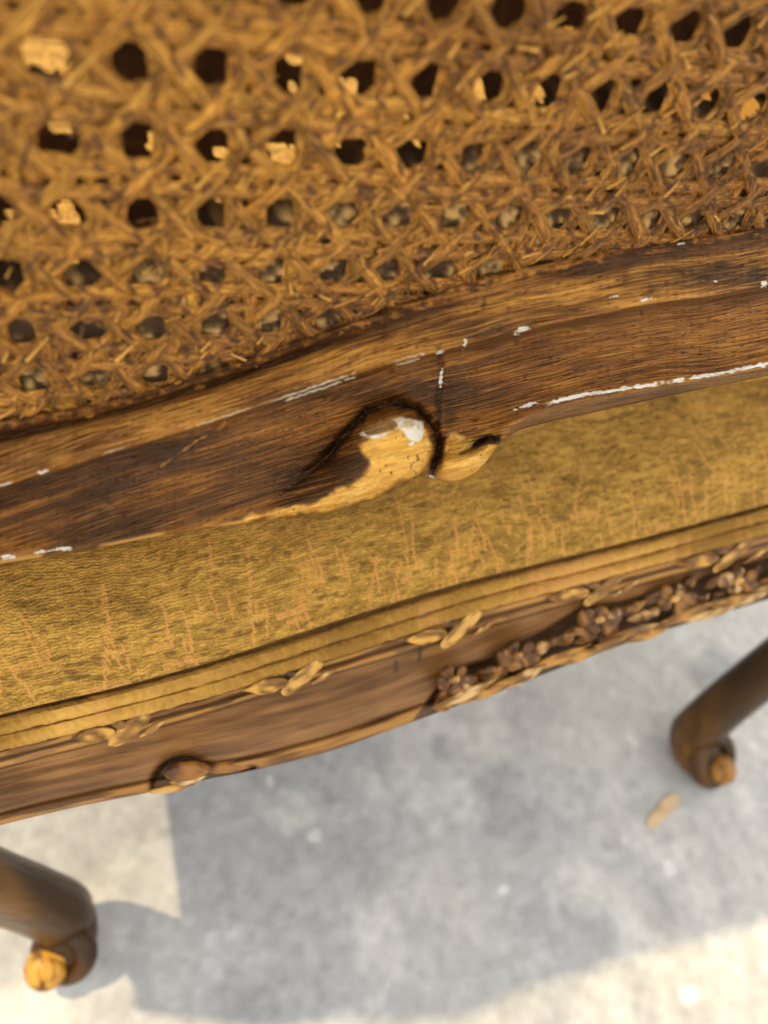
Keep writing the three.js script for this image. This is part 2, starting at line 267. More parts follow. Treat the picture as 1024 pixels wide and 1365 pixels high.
// generic browned wood for the parts seen softly
function woodTex(seed, tones, w = 512, h = 256, fx = 5, fy = 60) {
  return pair(w, h, (u, v) => {
    const wv = (fbm(u * 6 + seed, v * 6, 3) - 0.5) * 0.08, g1 = fbm(u * fx + seed, (v + wv) * fy * 0.3, 4), g2 = fbm(u * fx * 3, (v + wv) * fy + seed, 3);
    const k = clamp(0.5 + (g1 - 0.5) * 2.2 + (g2 - 0.5) * 1.2); let c = k < 0.5 ? mixc(tones[0], tones[1], k * 2) : mixc(tones[1], tones[2], k * 2 - 1);
    return [...c, clamp(0.5 + (g2 - 0.5))];
  });
}
const [wC, wB] = woodTex(3, [[66, 40, 16], [112, 72, 32], [150, 104, 52]]);
const wood = new THREE.MeshPhysicalMaterial({ map: wC, bumpMap: wB, bumpScale: 0.0004, roughness: 0.45, specularIntensity: 0.8 });

// -------- rest of the back frame: stiles, crest, added inner rail
const outline = [[-0.25, 0.36], [-0.252, 0.48], [-0.235, 0.53], [-0.226, 0.585], [-0.205, 0.622], [-0.17, 0.604], [-0.11, 0.622], [-0.02, 0.668], [0.12, 0.70]];
{
  const full = [...outline, ...outline.slice(0, -1).reverse().map(([x, y]) => [0.24 - x, y])];
  const inner = [[-0.205, 0.40], [-0.208, 0.49], [-0.19, 0.55], [-0.165, 0.565], [-0.1, 0.585], [0, 0.625], [0.12, 0.65]];
  const innerAll = [...inner, ...inner.slice(0, -1).reverse().map(([x, y]) => [0.24 - x, y])];
  const sh = new THREE.Shape(); full.forEach(([x, y], i) => i ? sh.lineTo(x, y) : sh.moveTo(x, y));
  for (const [x, y] of innerAll.slice().reverse()) sh.lineTo(x, Math.max(y, 0.36)); sh.closePath();
  // an arch: left stile, crest and right stile in one carved frame
  const arch = new THREE.Shape(); full.forEach(([x, y], i) => i ? arch.lineTo(x, y) : arch.moveTo(x, y));
  arch.lineTo(0.445, 0.36); for (const [x, y] of innerAll.slice().reverse()) arch.lineTo(x, y); arch.lineTo(-0.205, 0.36); arch.closePath();
  const g = new THREE.ExtrudeGeometry(arch, { depth: 0.03, bevelEnabled: true, bevelSize: 0.006, bevelThickness: 0.006, bevelSegments: 3, curveSegments: 4 }).translate(0, 0, -0.186);
  part('back_frame', g, wood);
  const lower = [];
  for (const [a, b] of [[-0.225, -0.10], [0.465, 0.34]]) {            // stiles come down into the seat
    const c = new THREE.CatmullRomCurve3([new THREE.Vector3(a, 0.37, -0.175), new THREE.Vector3(lerp(a, b, 0.35), 0.33, -0.178), new THREE.Vector3(lerp(a, b, 0.6), 0.27, -0.18)]);
    lower.push(new THREE.TubeGeometry(c, 12, 0.017, 10));
  }
  for (const l of lower) part('stile', l, wood);
  // where the rail runs on past both sides of what the picture shows
  for (const [xa, xb, e] of [[-0.225, XL + 0.004, 0], [XR - 0.004, 0.465, 1]]) {
    const r = e ? railRows[XN - 1] : railRows[0];
    const yb = r.bot.y, yt = r.top.y; const b = new THREE.BoxGeometry(xb - xa, yt - yb, 0.03).translate((xa + xb) / 2, (yt + yb) / 2, -0.17); part('rail_end', b, wood);
  }
}

// -------- seat: outline of the piped edge, measured as [pixel x, pixel y]
const edgeTop = [[-200, 1008], [-100, 983], [0, 956], [130, 926], [260, 892], [400, 847], [512, 811], [640, 773], [760, 744], [900, 708], [1024, 674], [1120, 648], [1220, 622]];
const cordMid = [[-200, 1030], [-100, 1005], [0, 978], [130, 947], [260, 914], [400, 872], [512, 837], [640, 796], [760, 765], [900, 728], [1024, 694], [1120, 668], [1220, 642]];
const cordBot = [[-200, 1054], [-100, 1028], [0, 1001], [130, 967], [260, 933], [400, 891], [512, 855], [640, 814], [760, 783], [900, 746], [1024, 713], [1120, 686], [1220, 660]];
const eT = curve(edgeTop), eM = curve(cordMid), eB = curve(cordBot);
const line3 = (f, y, x0 = -200, x1 = 1220, n = 72) => { const a = []; for (let i = 0; i <= n; i++) { const x = lerp(x0, x1, i / n); a.push(atY(x, f(x), y)); } return a; };
const E0 = line3(eT, 0.2835);                                          // seam between seat top and piping
const ezAt = curve(E0.filter((_, i) => i % 6 === 0).map((p) => [p.x, p.z]));
const SX0 = -0.17, SX1 = 0.41;
const seatProf = [[-0.06, 0.2575], [-0.008, 0.2580], [-0.0035, 0.2640], [-0.0034, 0.2765], [-0.0025, 0.2825], [0.0002, 0.2862], [-0.004, 0.2915], [-0.010, 0.2985], [-0.02, 0.306], [-0.034, 0.3125], [-0.055, 0.3175], [-0.09, 0.321], [-0.16, 0.322], [-0.4, 0.322], [-0.62, 0.315]];
const seatC = new THREE.CatmullRomCurve3(seatProf.map(([z, y]) => new THREE.Vector3(0, y, z)), false, 'centripetal');
const TICK = []; {                                                     // woven figure: broken branching lines of slanted stitches, [x m, arc m, ...]
  const r = rng(77);
  for (let k = 0; k < 110; k++) {
    let x = lerp(-0.13, 0.36, (k + r()) / 110), s = r() * 0.03, dx = (r() - 0.5) * 0.5; const n = 4 + r() * 12; const horiz = r() < 0.22;
    for (let i = 0; i < n; i++) { TICK.push([x, s, r() * 0.35 + 0.55]); if (horiz) { x += 0.0011; s += (r() - 0.4) * 0.0008; } else { x += dx * 0.0016 + (r() - 0.5) * 0.0009; s += 0.0021; if (r() < 0.15) dx = (r() - 0.5) * 1.4; if (r() < 0.08) x += (r() - 0.5) * 0.006; } }
  }
}
{
  const SW = 2048, SH = 512, U0 = -0.14, U1 = 0.38, A1 = 0.075;         // texture covers the visible border of the seat
  const fig = new Float32Array(SW * SH);
  for (const [tx, ta, st] of TICK) {
    const cx = (tx - U0) / (U1 - U0) * SW, cy = ta / A1 * SH, L = 0.0016 / A1 * SH, W = 1.6;
    for (let y = Math.floor(cy - L - 2); y <= cy + L + 2; y++) for (let x = Math.floor(cx - 8); x <= cx + 8; x++) if (x >= 0 && y >= 0 && x < SW && y < SH) { const k = (y - cy) / L; if (Math.abs(k) < 1.1) { const d = Math.abs(x - cx - k * -1.6); fig[y * SW + x] = Math.max(fig[y * SW + x], st * ss(W + 0.9, W - 0.5, d) * ss(1.1, 0.8, Math.abs(k))); } }
  }
  const [cm, bm] = pair(SW, SH, (u, v) => {
    const x = lerp(U0, U1, u) * 1000, a = v * A1 * 1000;                // mm
    const wob = (fbm(x * 0.10, a * 0.10, 3) - 0.5) * 2.2 + (noise(x * 0.45, a * 0.5) - 0.5) * 0.9;
    const rb = (a + wob) / 1.25, ra = rb + (NT[(Math.floor(x / 2.3 + noise(x * 0.3, a * 0.4)) * 53 + Math.floor(a / 9) * 7) & 65535] - 0.5) * 0.55, row = Math.floor(ra), fr = ra - row, ph = x / 2.9 + NT[(row * 37) & 65535] * 3 + noise(x * 0.3, row * 1.7) * 1.2, cell = Math.floor(ph), fc = ph - cell;
    const loop = Math.sqrt(Math.max(0, 1 - Math.pow(fr * 2 - 1, 2))) * (0.45 + 0.55 * Math.sqrt(Math.max(0, 1 - Math.pow(fc * 2 - 1, 4)))), tone = NT[(cell * 131 + row * 71) & 65535], pile = noise(x * 2.1, a * 2.3);
    const slub = fbm(x * 0.16 + 7, a * 0.6, 3), rows = loop;
    const big = fbm(x * 0.05 + 31, a * 0.09, 3), f = fig[Math.min(SH - 1, Math.floor(v * SH)) * SW + Math.min(SW - 1, Math.floor(u * SW))];
    let c = mixc([112, 80, 22], [212, 162, 70], clamp(0.32 + loop * 0.38 + (tone - 0.5) * 0.34 + (slub - 0.5) * 0.7 + (pile - 0.5) * 0.4 + (big - 0.5) * 0.6));
    c = mixc(c, [84, 58, 16], ss(0.60, 0.80, fbm(x * 0.2 + 50, (a + wob) * 0.9, 3)) * 0.5);
    c = mixc(c, [222, 156, 80], f * 1.0 * lerp(0.7, 1, pile));
    return [...c, clamp(0.15 + loop * 0.55 + (slub - 0.5) * 0.4 + (pile - 0.5) * 0.35 + f * 0.1)];
  });
  cm.wrapT = bm.wrapT = cm.wrapS = bm.wrapS = THREE.MirroredRepeatWrapping;
  const mat = new THREE.MeshPhysicalMaterial({ map: cm, bumpMap: bm, bumpScale: 0.0009, roughness: 0.95, sheen: 0.25, sheenColor: new THREE.Color(0.9, 0.62, 0.26), sheenRoughness: 0.5, side: THREE.DoubleSide });
  const nu = 300, nv = 110, prof = []; let arc = -0.072, last = null;
  for (let j = 0; j < nv; j++) { const t = Math.pow(j / (nv - 1), 1.3), p = seatC.getPoint(t); if (last) arc += p.distanceTo(last); last = p; prof.push([p.z, p.y, arc]); }
  const g = gridGeo(nu, nv, (i, j) => {
    const x = lerp(SX0, SX1, i / (nu - 1)), [dz, y, a] = prof[j], side = Math.min(x - SX0, SX1 - x), dr = 0.03 * Math.pow(1 - clamp(side / 0.05), 2);
    const n = (fbm(x * 60, a * 90, 3) - 0.5) * 0.0016 * ss(0.004, 0.012, a);
    return { p: new THREE.Vector3(x, y + n - dr * ss(0, 0.05, a), ezAt(x) + dz + n * 0.6), uv: [(x - U0) / (U1 - U0), a / A1] };
  });
  part('seat_upholstery', g, mat);
  // hidden added rail over the gap, deepened to keep sun off the seat
  const gi = gridGeo(60, 2, (i, j) => ({ p: new THREE.Vector3(lerp(-0.2, 0.44, i / 59), 0, 0), uv: [0, 0] })); void gi;
  const pts = []; for (let i = 0; i <= 40; i++) { const x = lerp(-0.18, 0.44, i / 40); pts.push([x, railBotY(x) + 0.006]); }
  const sh = new THREE.Shape(); pts.forEach(([x, y], i) => i ? sh.lineTo(x, y) : sh.moveTo(x, y)); for (const [x, y] of pts.slice().reverse()) sh.lineTo(x, y + 0.024); sh.closePath();
  part('added_inner_rail', new THREE.ExtrudeGeometry(sh, { depth: 0.07, bevelEnabled: true, bevelSize: 0.002, bevelThickness: 0.002, bevelSegments: 2 }).translate(0, 0, -0.237), wood);
}
// double piping
{
  const [cm, bm] = pair(1024, 64, (u, v) => {
    const x = u * 300, w = (fbm(u * 60, v * 4, 2) - 0.5) * 2, rib = noise(x * 1.3 + w * 2 + v * 3, v * 3) * 0.5 + 0.5 * fbm(x * 2.5, v * 16, 3), big = fbm(u * 14, v * 2, 2);
    let c = mixc([140, 100, 32], [210, 160, 74], clamp(0.42 + (rib - 0.5) * 0.7 + (big - 0.5) * 1.5)); c = mixc(c, [200, 140, 78], ss(0.6, 0.7, fbm(u * 50, 3, 2)) * 0.4);
    return [...c, rib];
  });
  cm.repeat.set(1, 1); const mat = new THREE.MeshPhysicalMaterial({ map: cm, bumpMap: bm, bumpScale: 0.0009, roughness: 0.95, sheen: 0.3, sheenColor: new THREE.Color(0.8, 0.6, 0.28), sheenRoughness: 0.5 });
  const cord = (fa, fb, y, r) => {
    const a = line3((x) => (fa(x) + fb(x)) / 2, y); const c = new THREE.CatmullRomCurve3(a);
    const g = new THREE.TubeGeometry(c, 500, r, 14); const p = g.attributes.position, n = g.attributes.normal;
    for (let i = 0; i < p.count; i++) { const k = (fbm(p.getX(i) * 260, p.getY(i) * 400, 2) - 0.5) * 0.0009; p.setXYZ(i, p.getX(i) + n.getX(i) * k, p.getY(i) + n.getY(i) * k, p.getZ(i) + n.getZ(i) * k); }
    g.computeVertexNormals(); part('piping', g, mat);
  };
  cord((x) => eT(x) + 3, eM, 0.2812, 0.0030); cord((x) => eM(x) - 0.5, (x) => eB(x) + 0.5, 0.2757, 0.0032);
  const flat = line3((x) => (eT(x) + eB(x)) / 2, 0.2765); void flat;
}

// -------- seat rail (carved apron)
const rT = curve([[-200, 1056], [0, 1000], [130, 966], [260, 932], [400, 889], [512, 853], [640, 812], [760, 781], [900, 744], [1024, 711], [1220, 658]]);
const rB = curve([[-200, 1082], [0, 1026], [130, 992], [260, 957], [400, 912], [512, 880], [640, 840], [760, 806], [900, 768], [1024, 738], [1220, 686]]);
const aB = curve([[-200, 1150], [0, 1100], [100, 1076], [200, 1056], [250, 1044], [350, 1024], [440, 1001], [512, 976], [600, 944], [700, 908], [850, 852], [940, 824], [1024, 799], [1220, 742]]);
const scrA = polySD(smoothPoly([[206, 1050], [212, 1030], [226, 1017], [250, 1013], [272, 1022], [300, 1030], [340, 1026], [300, 1042], [240, 1052]]));
const flowTop = curve([[540, 975], [575, 925], [610, 892], [660, 874], [720, 842], [770, 812], [830, 800], [900, 782], [960, 762], [1024, 742], [1220, 680]]);
function apronAt(x, t) {                                               // t 0 top .. 1 bottom: pixel y, height, bulge
  const a = rT(x), b = rB(x), d = aB(x), bead = 0.84;
  const y = t < 0.25 ? lerp(a, b, t / 0.25) : lerp(b, d, (t - 0.25) / 0.75);
  let h = 0;
  if (t < 0.25) { const k = t / 0.25; h = 0.0016 * Math.abs(Math.sin(k * Math.PI * 2)) - 0.0006; }
  else if (t < bead) { const k = (t - 0.25) / (bead - 0.25); h = -0.0008 - 0.0032 * Math.sin(k * Math.PI); }
  else { const k = (t - bead) / (1 - bead); h = 0.0022 * Math.sin(Math.min(1, k * 1.1) * Math.PI * 0.8); h -= 0.0014 * Math.exp(-k * k * 60); }
  if (x > 530) { const s = y - flowTop(x); h -= 0.0035 * ss(-2, 8, s) * ss(545, 590, x); }
  const s = scrA(x, y); if (s < 0) h -= 0.003 * Math.exp(-s * s / 40);
  return [y, lerp(0.2725, 0.240, t), h];
}
{
  const X0 = -200, X1 = 1220, nu = 420, nv = 70;
  const [cm, bm] = pair(2048, 256, (u, v) => {
    const x = lerp(X0, X1, u), [y, , h] = apronAt(x, v), q = y - aB(x);
    const g1 = fbm(x * 0.010 + 50, q * 0.12, 4), g2 = fbm(x * 0.03, q * 0.5, 3);
    let k = clamp(0.5 + (g1 - 0.5) * 1.5 + (g2 - 0.5) * 0.35 + (fbm(x * 0.012, y * 0.02 + 8, 3) - 0.5) * 1.0), c = k < 0.5 ? mixc([86, 55, 27], [122, 82, 44], k * 2) : mixc([122, 82, 44], [150, 106, 60], k * 2 - 1);
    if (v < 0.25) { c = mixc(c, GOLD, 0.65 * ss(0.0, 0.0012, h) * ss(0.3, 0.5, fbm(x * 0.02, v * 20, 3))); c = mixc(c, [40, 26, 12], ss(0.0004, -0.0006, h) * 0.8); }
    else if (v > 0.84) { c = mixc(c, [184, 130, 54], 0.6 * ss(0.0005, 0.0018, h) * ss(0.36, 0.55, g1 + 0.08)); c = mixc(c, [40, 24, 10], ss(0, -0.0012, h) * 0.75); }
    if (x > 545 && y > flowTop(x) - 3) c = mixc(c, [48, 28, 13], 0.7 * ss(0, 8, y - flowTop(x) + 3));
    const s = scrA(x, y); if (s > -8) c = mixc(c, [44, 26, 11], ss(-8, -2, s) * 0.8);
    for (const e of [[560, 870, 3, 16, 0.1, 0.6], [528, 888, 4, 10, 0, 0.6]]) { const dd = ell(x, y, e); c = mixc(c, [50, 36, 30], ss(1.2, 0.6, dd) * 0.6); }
    return [...c, clamp(0.5 + (g2 - 0.5) * 0.8)];
  });
  cm.wrapS = cm.wrapT = bm.wrapS = bm.wrapT = THREE.ClampToEdgeWrapping;
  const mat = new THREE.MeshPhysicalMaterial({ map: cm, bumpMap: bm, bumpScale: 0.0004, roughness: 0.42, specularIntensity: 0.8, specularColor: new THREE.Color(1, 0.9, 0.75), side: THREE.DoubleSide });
  const g = gridGeo(nu, nv + 6, (i, jj) => {
    const x = lerp(X0, X1, i / (nu - 1)), j = Math.min(jj, nv - 1), t = j / (nv - 1), [y, yy, h] = apronAt(x, t);
    const a = atY(x, rT(x), 0.2725), b = atY(x, aB(x), 0.240), zz = lerp(a.z, b.z, t) + h * 0.5;
    const p = atZ(x, y, zz);
    if (jj >= nv) { const k = (jj - nv + 1) / 6; p.z -= 0.012 * k; p.y -= 0.014 * k; } void yy;
    return { p, uv: [i / (nu - 1), t] };
  });
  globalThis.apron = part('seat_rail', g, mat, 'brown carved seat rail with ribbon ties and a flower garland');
}
const apron = globalThis.apron; delete globalThis.apron;
const apronPoint = (x, t, lift = 0) => { const [y, , h] = apronAt(x, t); const a = atY(x, rT(x), 0.2725), b = atY(x, aB(x), 0.240); return atZ(x, y, lerp(a.z, b.z, t) + h + lift); };
const apronPix = (x, y, lift = 0) => { let t = y < rB(x) ? 0.25 * (y - rT(x)) / (rB(x) - rT(x)) : 0.25 + 0.75 * (y - rB(x)) / (aB(x) - rB(x)); t = clamp(t, -0.3, 1.1); const a = atY(x, rT(x), 0.2725), b = atY(x, aB(x), 0.240); return atZ(x, y, lerp(a.z, b.z, t) + lift); };
const carve = new THREE.MeshPhysicalMaterial({ vertexColors: true, roughness: 0.32, specularIntensity: 0.9, specularColor: new THREE.Color(1, 0.9, 0.75) });
function blob(p0, p1, w, thick, o = {}) {                             // a carved lobe from p0 to p1, creased or rounded
  const d = p1.clone().sub(p0), L = d.length(); d.normalize(); const out = (o.out ?? new THREE.Vector3(0, 0.45, 0.9)).clone(); out.addScaledVector(d, -out.dot(d)).normalize(); const s = out.clone().cross(d).normalize();
  const g = new THREE.SphereGeometry(1, 22, 16), p = g.attributes.position, c = p0.clone().lerp(p1, 0.5), seed = o.seed ?? 0;
  for (let i = 0; i < p.count; i++) {
    let a = p.getX(i), b = p.getY(i), e = p.getZ(i); if (o.blunt) { a = Math.sign(a) * Math.pow(Math.abs(a), o.blunt); b = Math.sign(b) * Math.pow(Math.abs(b), o.blunt); e = Math.sign(e) * Math.pow(Math.abs(e), 0.8); }                   // a along, b across, e out
    const taper = o.point ? (1 - o.point * ss(0.1, 1, a)) * (1 - (o.point0 ?? 0) * ss(0.1, 1, -a)) : 1; let bb = b * taper;
    let ee = e * lerp(1, taper, 0.5); if (o.crease) ee -= o.crease * Math.exp(-bb * bb * 14) * (e > 0 ? 1 : 0); ee += (o.bend ?? 0) * (1 - a * a) ; const side = (o.curl ?? 0) * (a * a);
    const n = (noise(a * 3 + seed, b * 3 + seed) - 0.5) * 0.14; ee += n;
    const v = c.clone().addScaledVector(d, a * L / 2).addScaledVector(s, (bb + side) * w / 2).addScaledVector(out, ee * thick); p.setXYZ(i, v.x, v.y, v.z);
  }
  g.computeVertexNormals();
  const base = o.color ?? [150, 102, 46], hi = o.hi ?? [206, 156, 76];
  return paint(g, (x, y, z, nx, ny, nz) => { const k = fbm(x * 260 + seed, y * 260 + z * 100, 3); return mixc(mixc(base, hi, ss(0.4, 0.62, k)), [60, 36, 16], ss(0.6, 0.75, fbm(x * 400 + 9, y * 400 + seed, 2)) * 0.6); });
}
// ribbon ties round the reeds
{
  const sites = [[150, 0], [380, 0], [592, 0], [782, 0], [955, 0], [-80, 0], [1110, 0]];
  sites.forEach(([x], i) => {
    const y = (xx, k) => lerp(rT(xx), rB(xx), k), A = [];
    A.push(blob(apronPix(x - 56, y(x - 56, 0.35), 0.0010), apronPix(x + 4, y(x + 4, 0.62), 0.0018), 0.0070, 0.0012, { blunt: 0.85, point: 0.1, point0: 0.8, bend: 0.3, crease: 0.2, seed: i * 3 + 1, color: [124, 82, 32], hi: [206, 154, 68] }));
    A.push(blob(apronPix(x - 4, y(x - 4, 1.25), 0.0008), apronPix(x + 50, y(x + 50, 0.05), 0.0016), 0.0070, 0.0011, { blunt: 0.8, point: 0.0, point0: 0.5, crease: 0.5, seed: i * 3 + 2, color: [128, 86, 36], hi: [208, 158, 76] }));
    A.push(blob(apronPix(x - 10, y(x - 10, 0.0), 0.0008), apronPix(x + 24, y(x + 24, 0.5), 0.0012), 0.0040, 0.0015, { point: 0.4, point0: 0.4, seed: i * 3, color: [70, 42, 18], hi: [130, 88, 38] }));
    A.push(blob(apronPix(x + 36, y(x + 36, 1.2), 0.0004), apronPix(x + 70, y(x + 70, 0.7), 0.0008), 0.003, 0.001, { point: 0.5, point0: 0.5, seed: i * 5, color: [150, 104, 50], hi: [214, 170, 100] }));
    const g = mergeGeometries(A); part('ribbon_carving', g, carve, null, apron);
  });
}
{
  const A = [], o = { color: [92, 54, 22], hi: [150, 98, 42] };
  A.push(blob(apronPix(286, 1024, 0.0012), apronPix(218, 1032, 0.0016), 0.0088, 0.0030, { ...o, point0: 0.5, point: 0.1, seed: 3 }));
  A.push(blob(apronPix(350, 1018, -0.0006), apronPix(262, 1026, 0.0010), 0.0052, 0.0022, { ...o, point0: 0.8, point: 0.2, seed: 5 }));
  A.push(blob(apronPix(276, 1034, 0.0016), apronPix(226, 1043, 0.0018), 0.0046, 0.0020, { color: [168, 118, 58], hi: [222, 190, 138], point0: 0.6, point: 0.4, seed: 9 }));
  A.push(blob(apronPix(262, 1044, 0.0006), apronPix(196, 1056, 0.0006), 0.0036, 0.0018, { color: [150, 100, 40], hi: [206, 156, 80], point0: 0.6, point: 0.4, seed: 12 }));
  part('scroll_carving', mergeGeometries(A), carve, null, apron);
}
// flower garland along the lower edge
{
  const r = rng(31), ros = [[606, 906, 1.15], [690, 874, 1.25], [800, 826, 1.3], [900, 798, 1.2], [985, 774, 1.2], [1080, 744, 1.2]];
  for (const [x, y, k] of ros) {
    const A = [], n = 5, rot = r() * 6;
    for (let i = 0; i < n; i++) { const a = rot + i / n * 6.283, c0 = apronPix(x + Math.cos(a) * 4, y + Math.sin(a) * 3, 0.0020), c1 = apronPix(x + Math.cos(a) * 24 * k, y + Math.sin(a) * 15 * k, 0.0006); A.push(blob(c0, c1, 0.0074 * k, 0.0024, { point: -0.2, point0: 0.5, crease: 0.25, bend: 0.2, seed: i + x, color: [84, 50, 22], hi: r() < 0.3 ? [196, 156, 104] : [146, 98, 44] })); }
    A.push(blob(apronPix(x - 7, y + 2, 0.0036), apronPix(x + 7, y - 2, 0.0036), 0.0036, 0.0016, { seed: x, color: [120, 78, 36] }));
    part('flower_carving', mergeGeometries(A), carve, null, apron);
  }
  for (let i = 0; i < 40; i++) {                                       // small leaves packed round the flowers
    const x = 566 + i * 14 + r() * 10, f = 0.12 + r() * 0.6, y0 = lerp(flowTop(x), aB(x), f), a = -1.0 + r() * 0.9, L = 26 + r() * 26, x1 = x + Math.cos(a) * L, y1 = y0 + Math.sin(a) * L * 0.8;
    part('leaf_carving', blob(apronPix(x, y0, -0.0012), apronPix(x1, y1, 0.0012), 0.0052 + r() * 0.0028, 0.0023, { point: 0.7, point0: 0.3, crease: 0.3, seed: i * 11, color: [84, 50, 20], hi: r() < 0.25 ? [196, 150, 90] : [150, 100, 42] }), carve, null, apron);
  }
  for (let i = 0; i < 17; i++) {                                       // leaves sweeping along the edge
    const x = 566 + i * 33 + r() * 10, f = r(), y0 = lerp(flowTop(x), aB(x), lerp(0.72, 0.96, f)), L = 58 + r() * 40, up = (i % 3 === 0 ? -1 : 0.25) * (0.2 + r() * 0.4);
    const x1 = x + L, y1 = lerp(flowTop(x1), aB(x1), clamp(lerp(0.72, 0.96, f) + up * 0.35, 0.35, 0.99));
    part('leaf_carving', blob(apronPix(x, y0, 0.0012), apronPix(x1, y1, 0.0020 + r() * 0.001), 0.0046 + r() * 0.002, 0.0017, { point: 0.8, point0: 0.3, crease: 0.3, bend: 0.25, curl: (r() - 0.5) * 0.8, seed: i * 7, color: [120, 78, 30], hi: r() < 0.3 ? [206, 168, 108] : [184, 132, 54] }), carve, null, apron);
  }
}

// -------- seat frame under the upholstery, sides and front rail
{
  const z0 = -0.16, z1 = -0.76;
  part('side_rail', new THREE.BoxGeometry(0.022, 0.042, z0 - z1).translate(-0.150, 0.263, (z0 + z1) / 2), wood);
  part('side_rail', new THREE.BoxGeometry(0.022, 0.042, z0 - z1).translate(0.390, 0.263, (z0 + z1) / 2), wood);
  part('front_rail', new THREE.BoxGeometry(0.562, 0.045, 0.022).translate(0.12, 0.263, z1), wood);
  part('webbing', new THREE.BoxGeometry(0.53, 0.006, 0.6).translate(0.12, 0.262, -0.46), new THREE.MeshStandardMaterial({ color: 0x4a3a26, roughness: 1 }));
}

{
  const added_arm = (x0, x1) => { const sh = new THREE.Shape([[-0.70, 0.29], [-0.215, 0.29], [-0.215, 0.46], [-0.24, 0.485], [-0.60, 0.44], [-0.69, 0.40]].map(([z, y]) => new THREE.Vector2(-z, y))); const g = new THREE.ExtrudeGeometry(sh, { depth: x1 - x0, bevelEnabled: true, bevelSize: 0.008, bevelThickness: 0.008, bevelSegments: 3 }); g.rotateY(Math.PI / 2); g.translate(x0, 0, 0); part('added_arm', g, new THREE.MeshStandardMaterial({ color: 0xb98a3a, roughness: 0.95 })); };
  added_arm(-0.165, -0.135); added_arm(0.385, 0.415);  // arms added out of view, as sunlit gold behind the right-hand cane holes
}
// -------- legs: cabriole with a scrolled toe; drawn for the left side, mirrored for the right
const legMat = new THREE.MeshPhysicalMaterial({ vertexColors: true, bumpMap: wB, bumpScale: 0.0004, roughness: 0.32, specularIntensity: 0.8, specularColor: new THREE.Color(1, 0.9, 0.75) });
function sweep(pts, n, m) {                                            // pts: [x, y, z, half width in the plane, half width across]
  const c = new THREE.CatmullRomCurve3(pts.map((p) => new THREE.Vector3(p[0], p[1], p[2])), false, 'centripetal'), w = curve(pts.map((p, i) => [i, p[3]])), q = curve(pts.map((p, i) => [i, p[4]]));
  return gridGeo(m + 1, n + 3, (i, j) => {
    const jj = clamp(j - 1, 0, n), t = jj / n, p = c.getPoint(t), d = c.getTangent(t), s = new THREE.Vector3(-d.y, d.x, 0).normalize(), o = d.clone().cross(s).normalize(), a = i / m * 6.28318, k = (j === 0 || j === n + 2) ? 0 : 1, f = t * (pts.length - 1);
    const ca = Math.cos(a), sa = Math.sin(a), sq = Math.pow(Math.abs(ca), 0.85) * Math.sign(ca), sr = Math.pow(Math.abs(sa), 0.85) * Math.sign(sa);
    return { p: p.addScaledVector(s, sq * w(f) * k).addScaledVector(o, sr * q(f) * k), uv: [t * 1.5, i / m] };
  });
}
const legTone = (x, y, z, nx, ny, nz) => { const k = fbm(x * 40 + 4, y * 12 + z * 30, 4); return mixc(mixc([56, 33, 10], [112, 72, 22], ss(0.35, 0.65, k)), [34, 20, 8], ss(0.55, 0.7, fbm(x * 90, y * 40 + z * 60, 3)) * 0.5); };
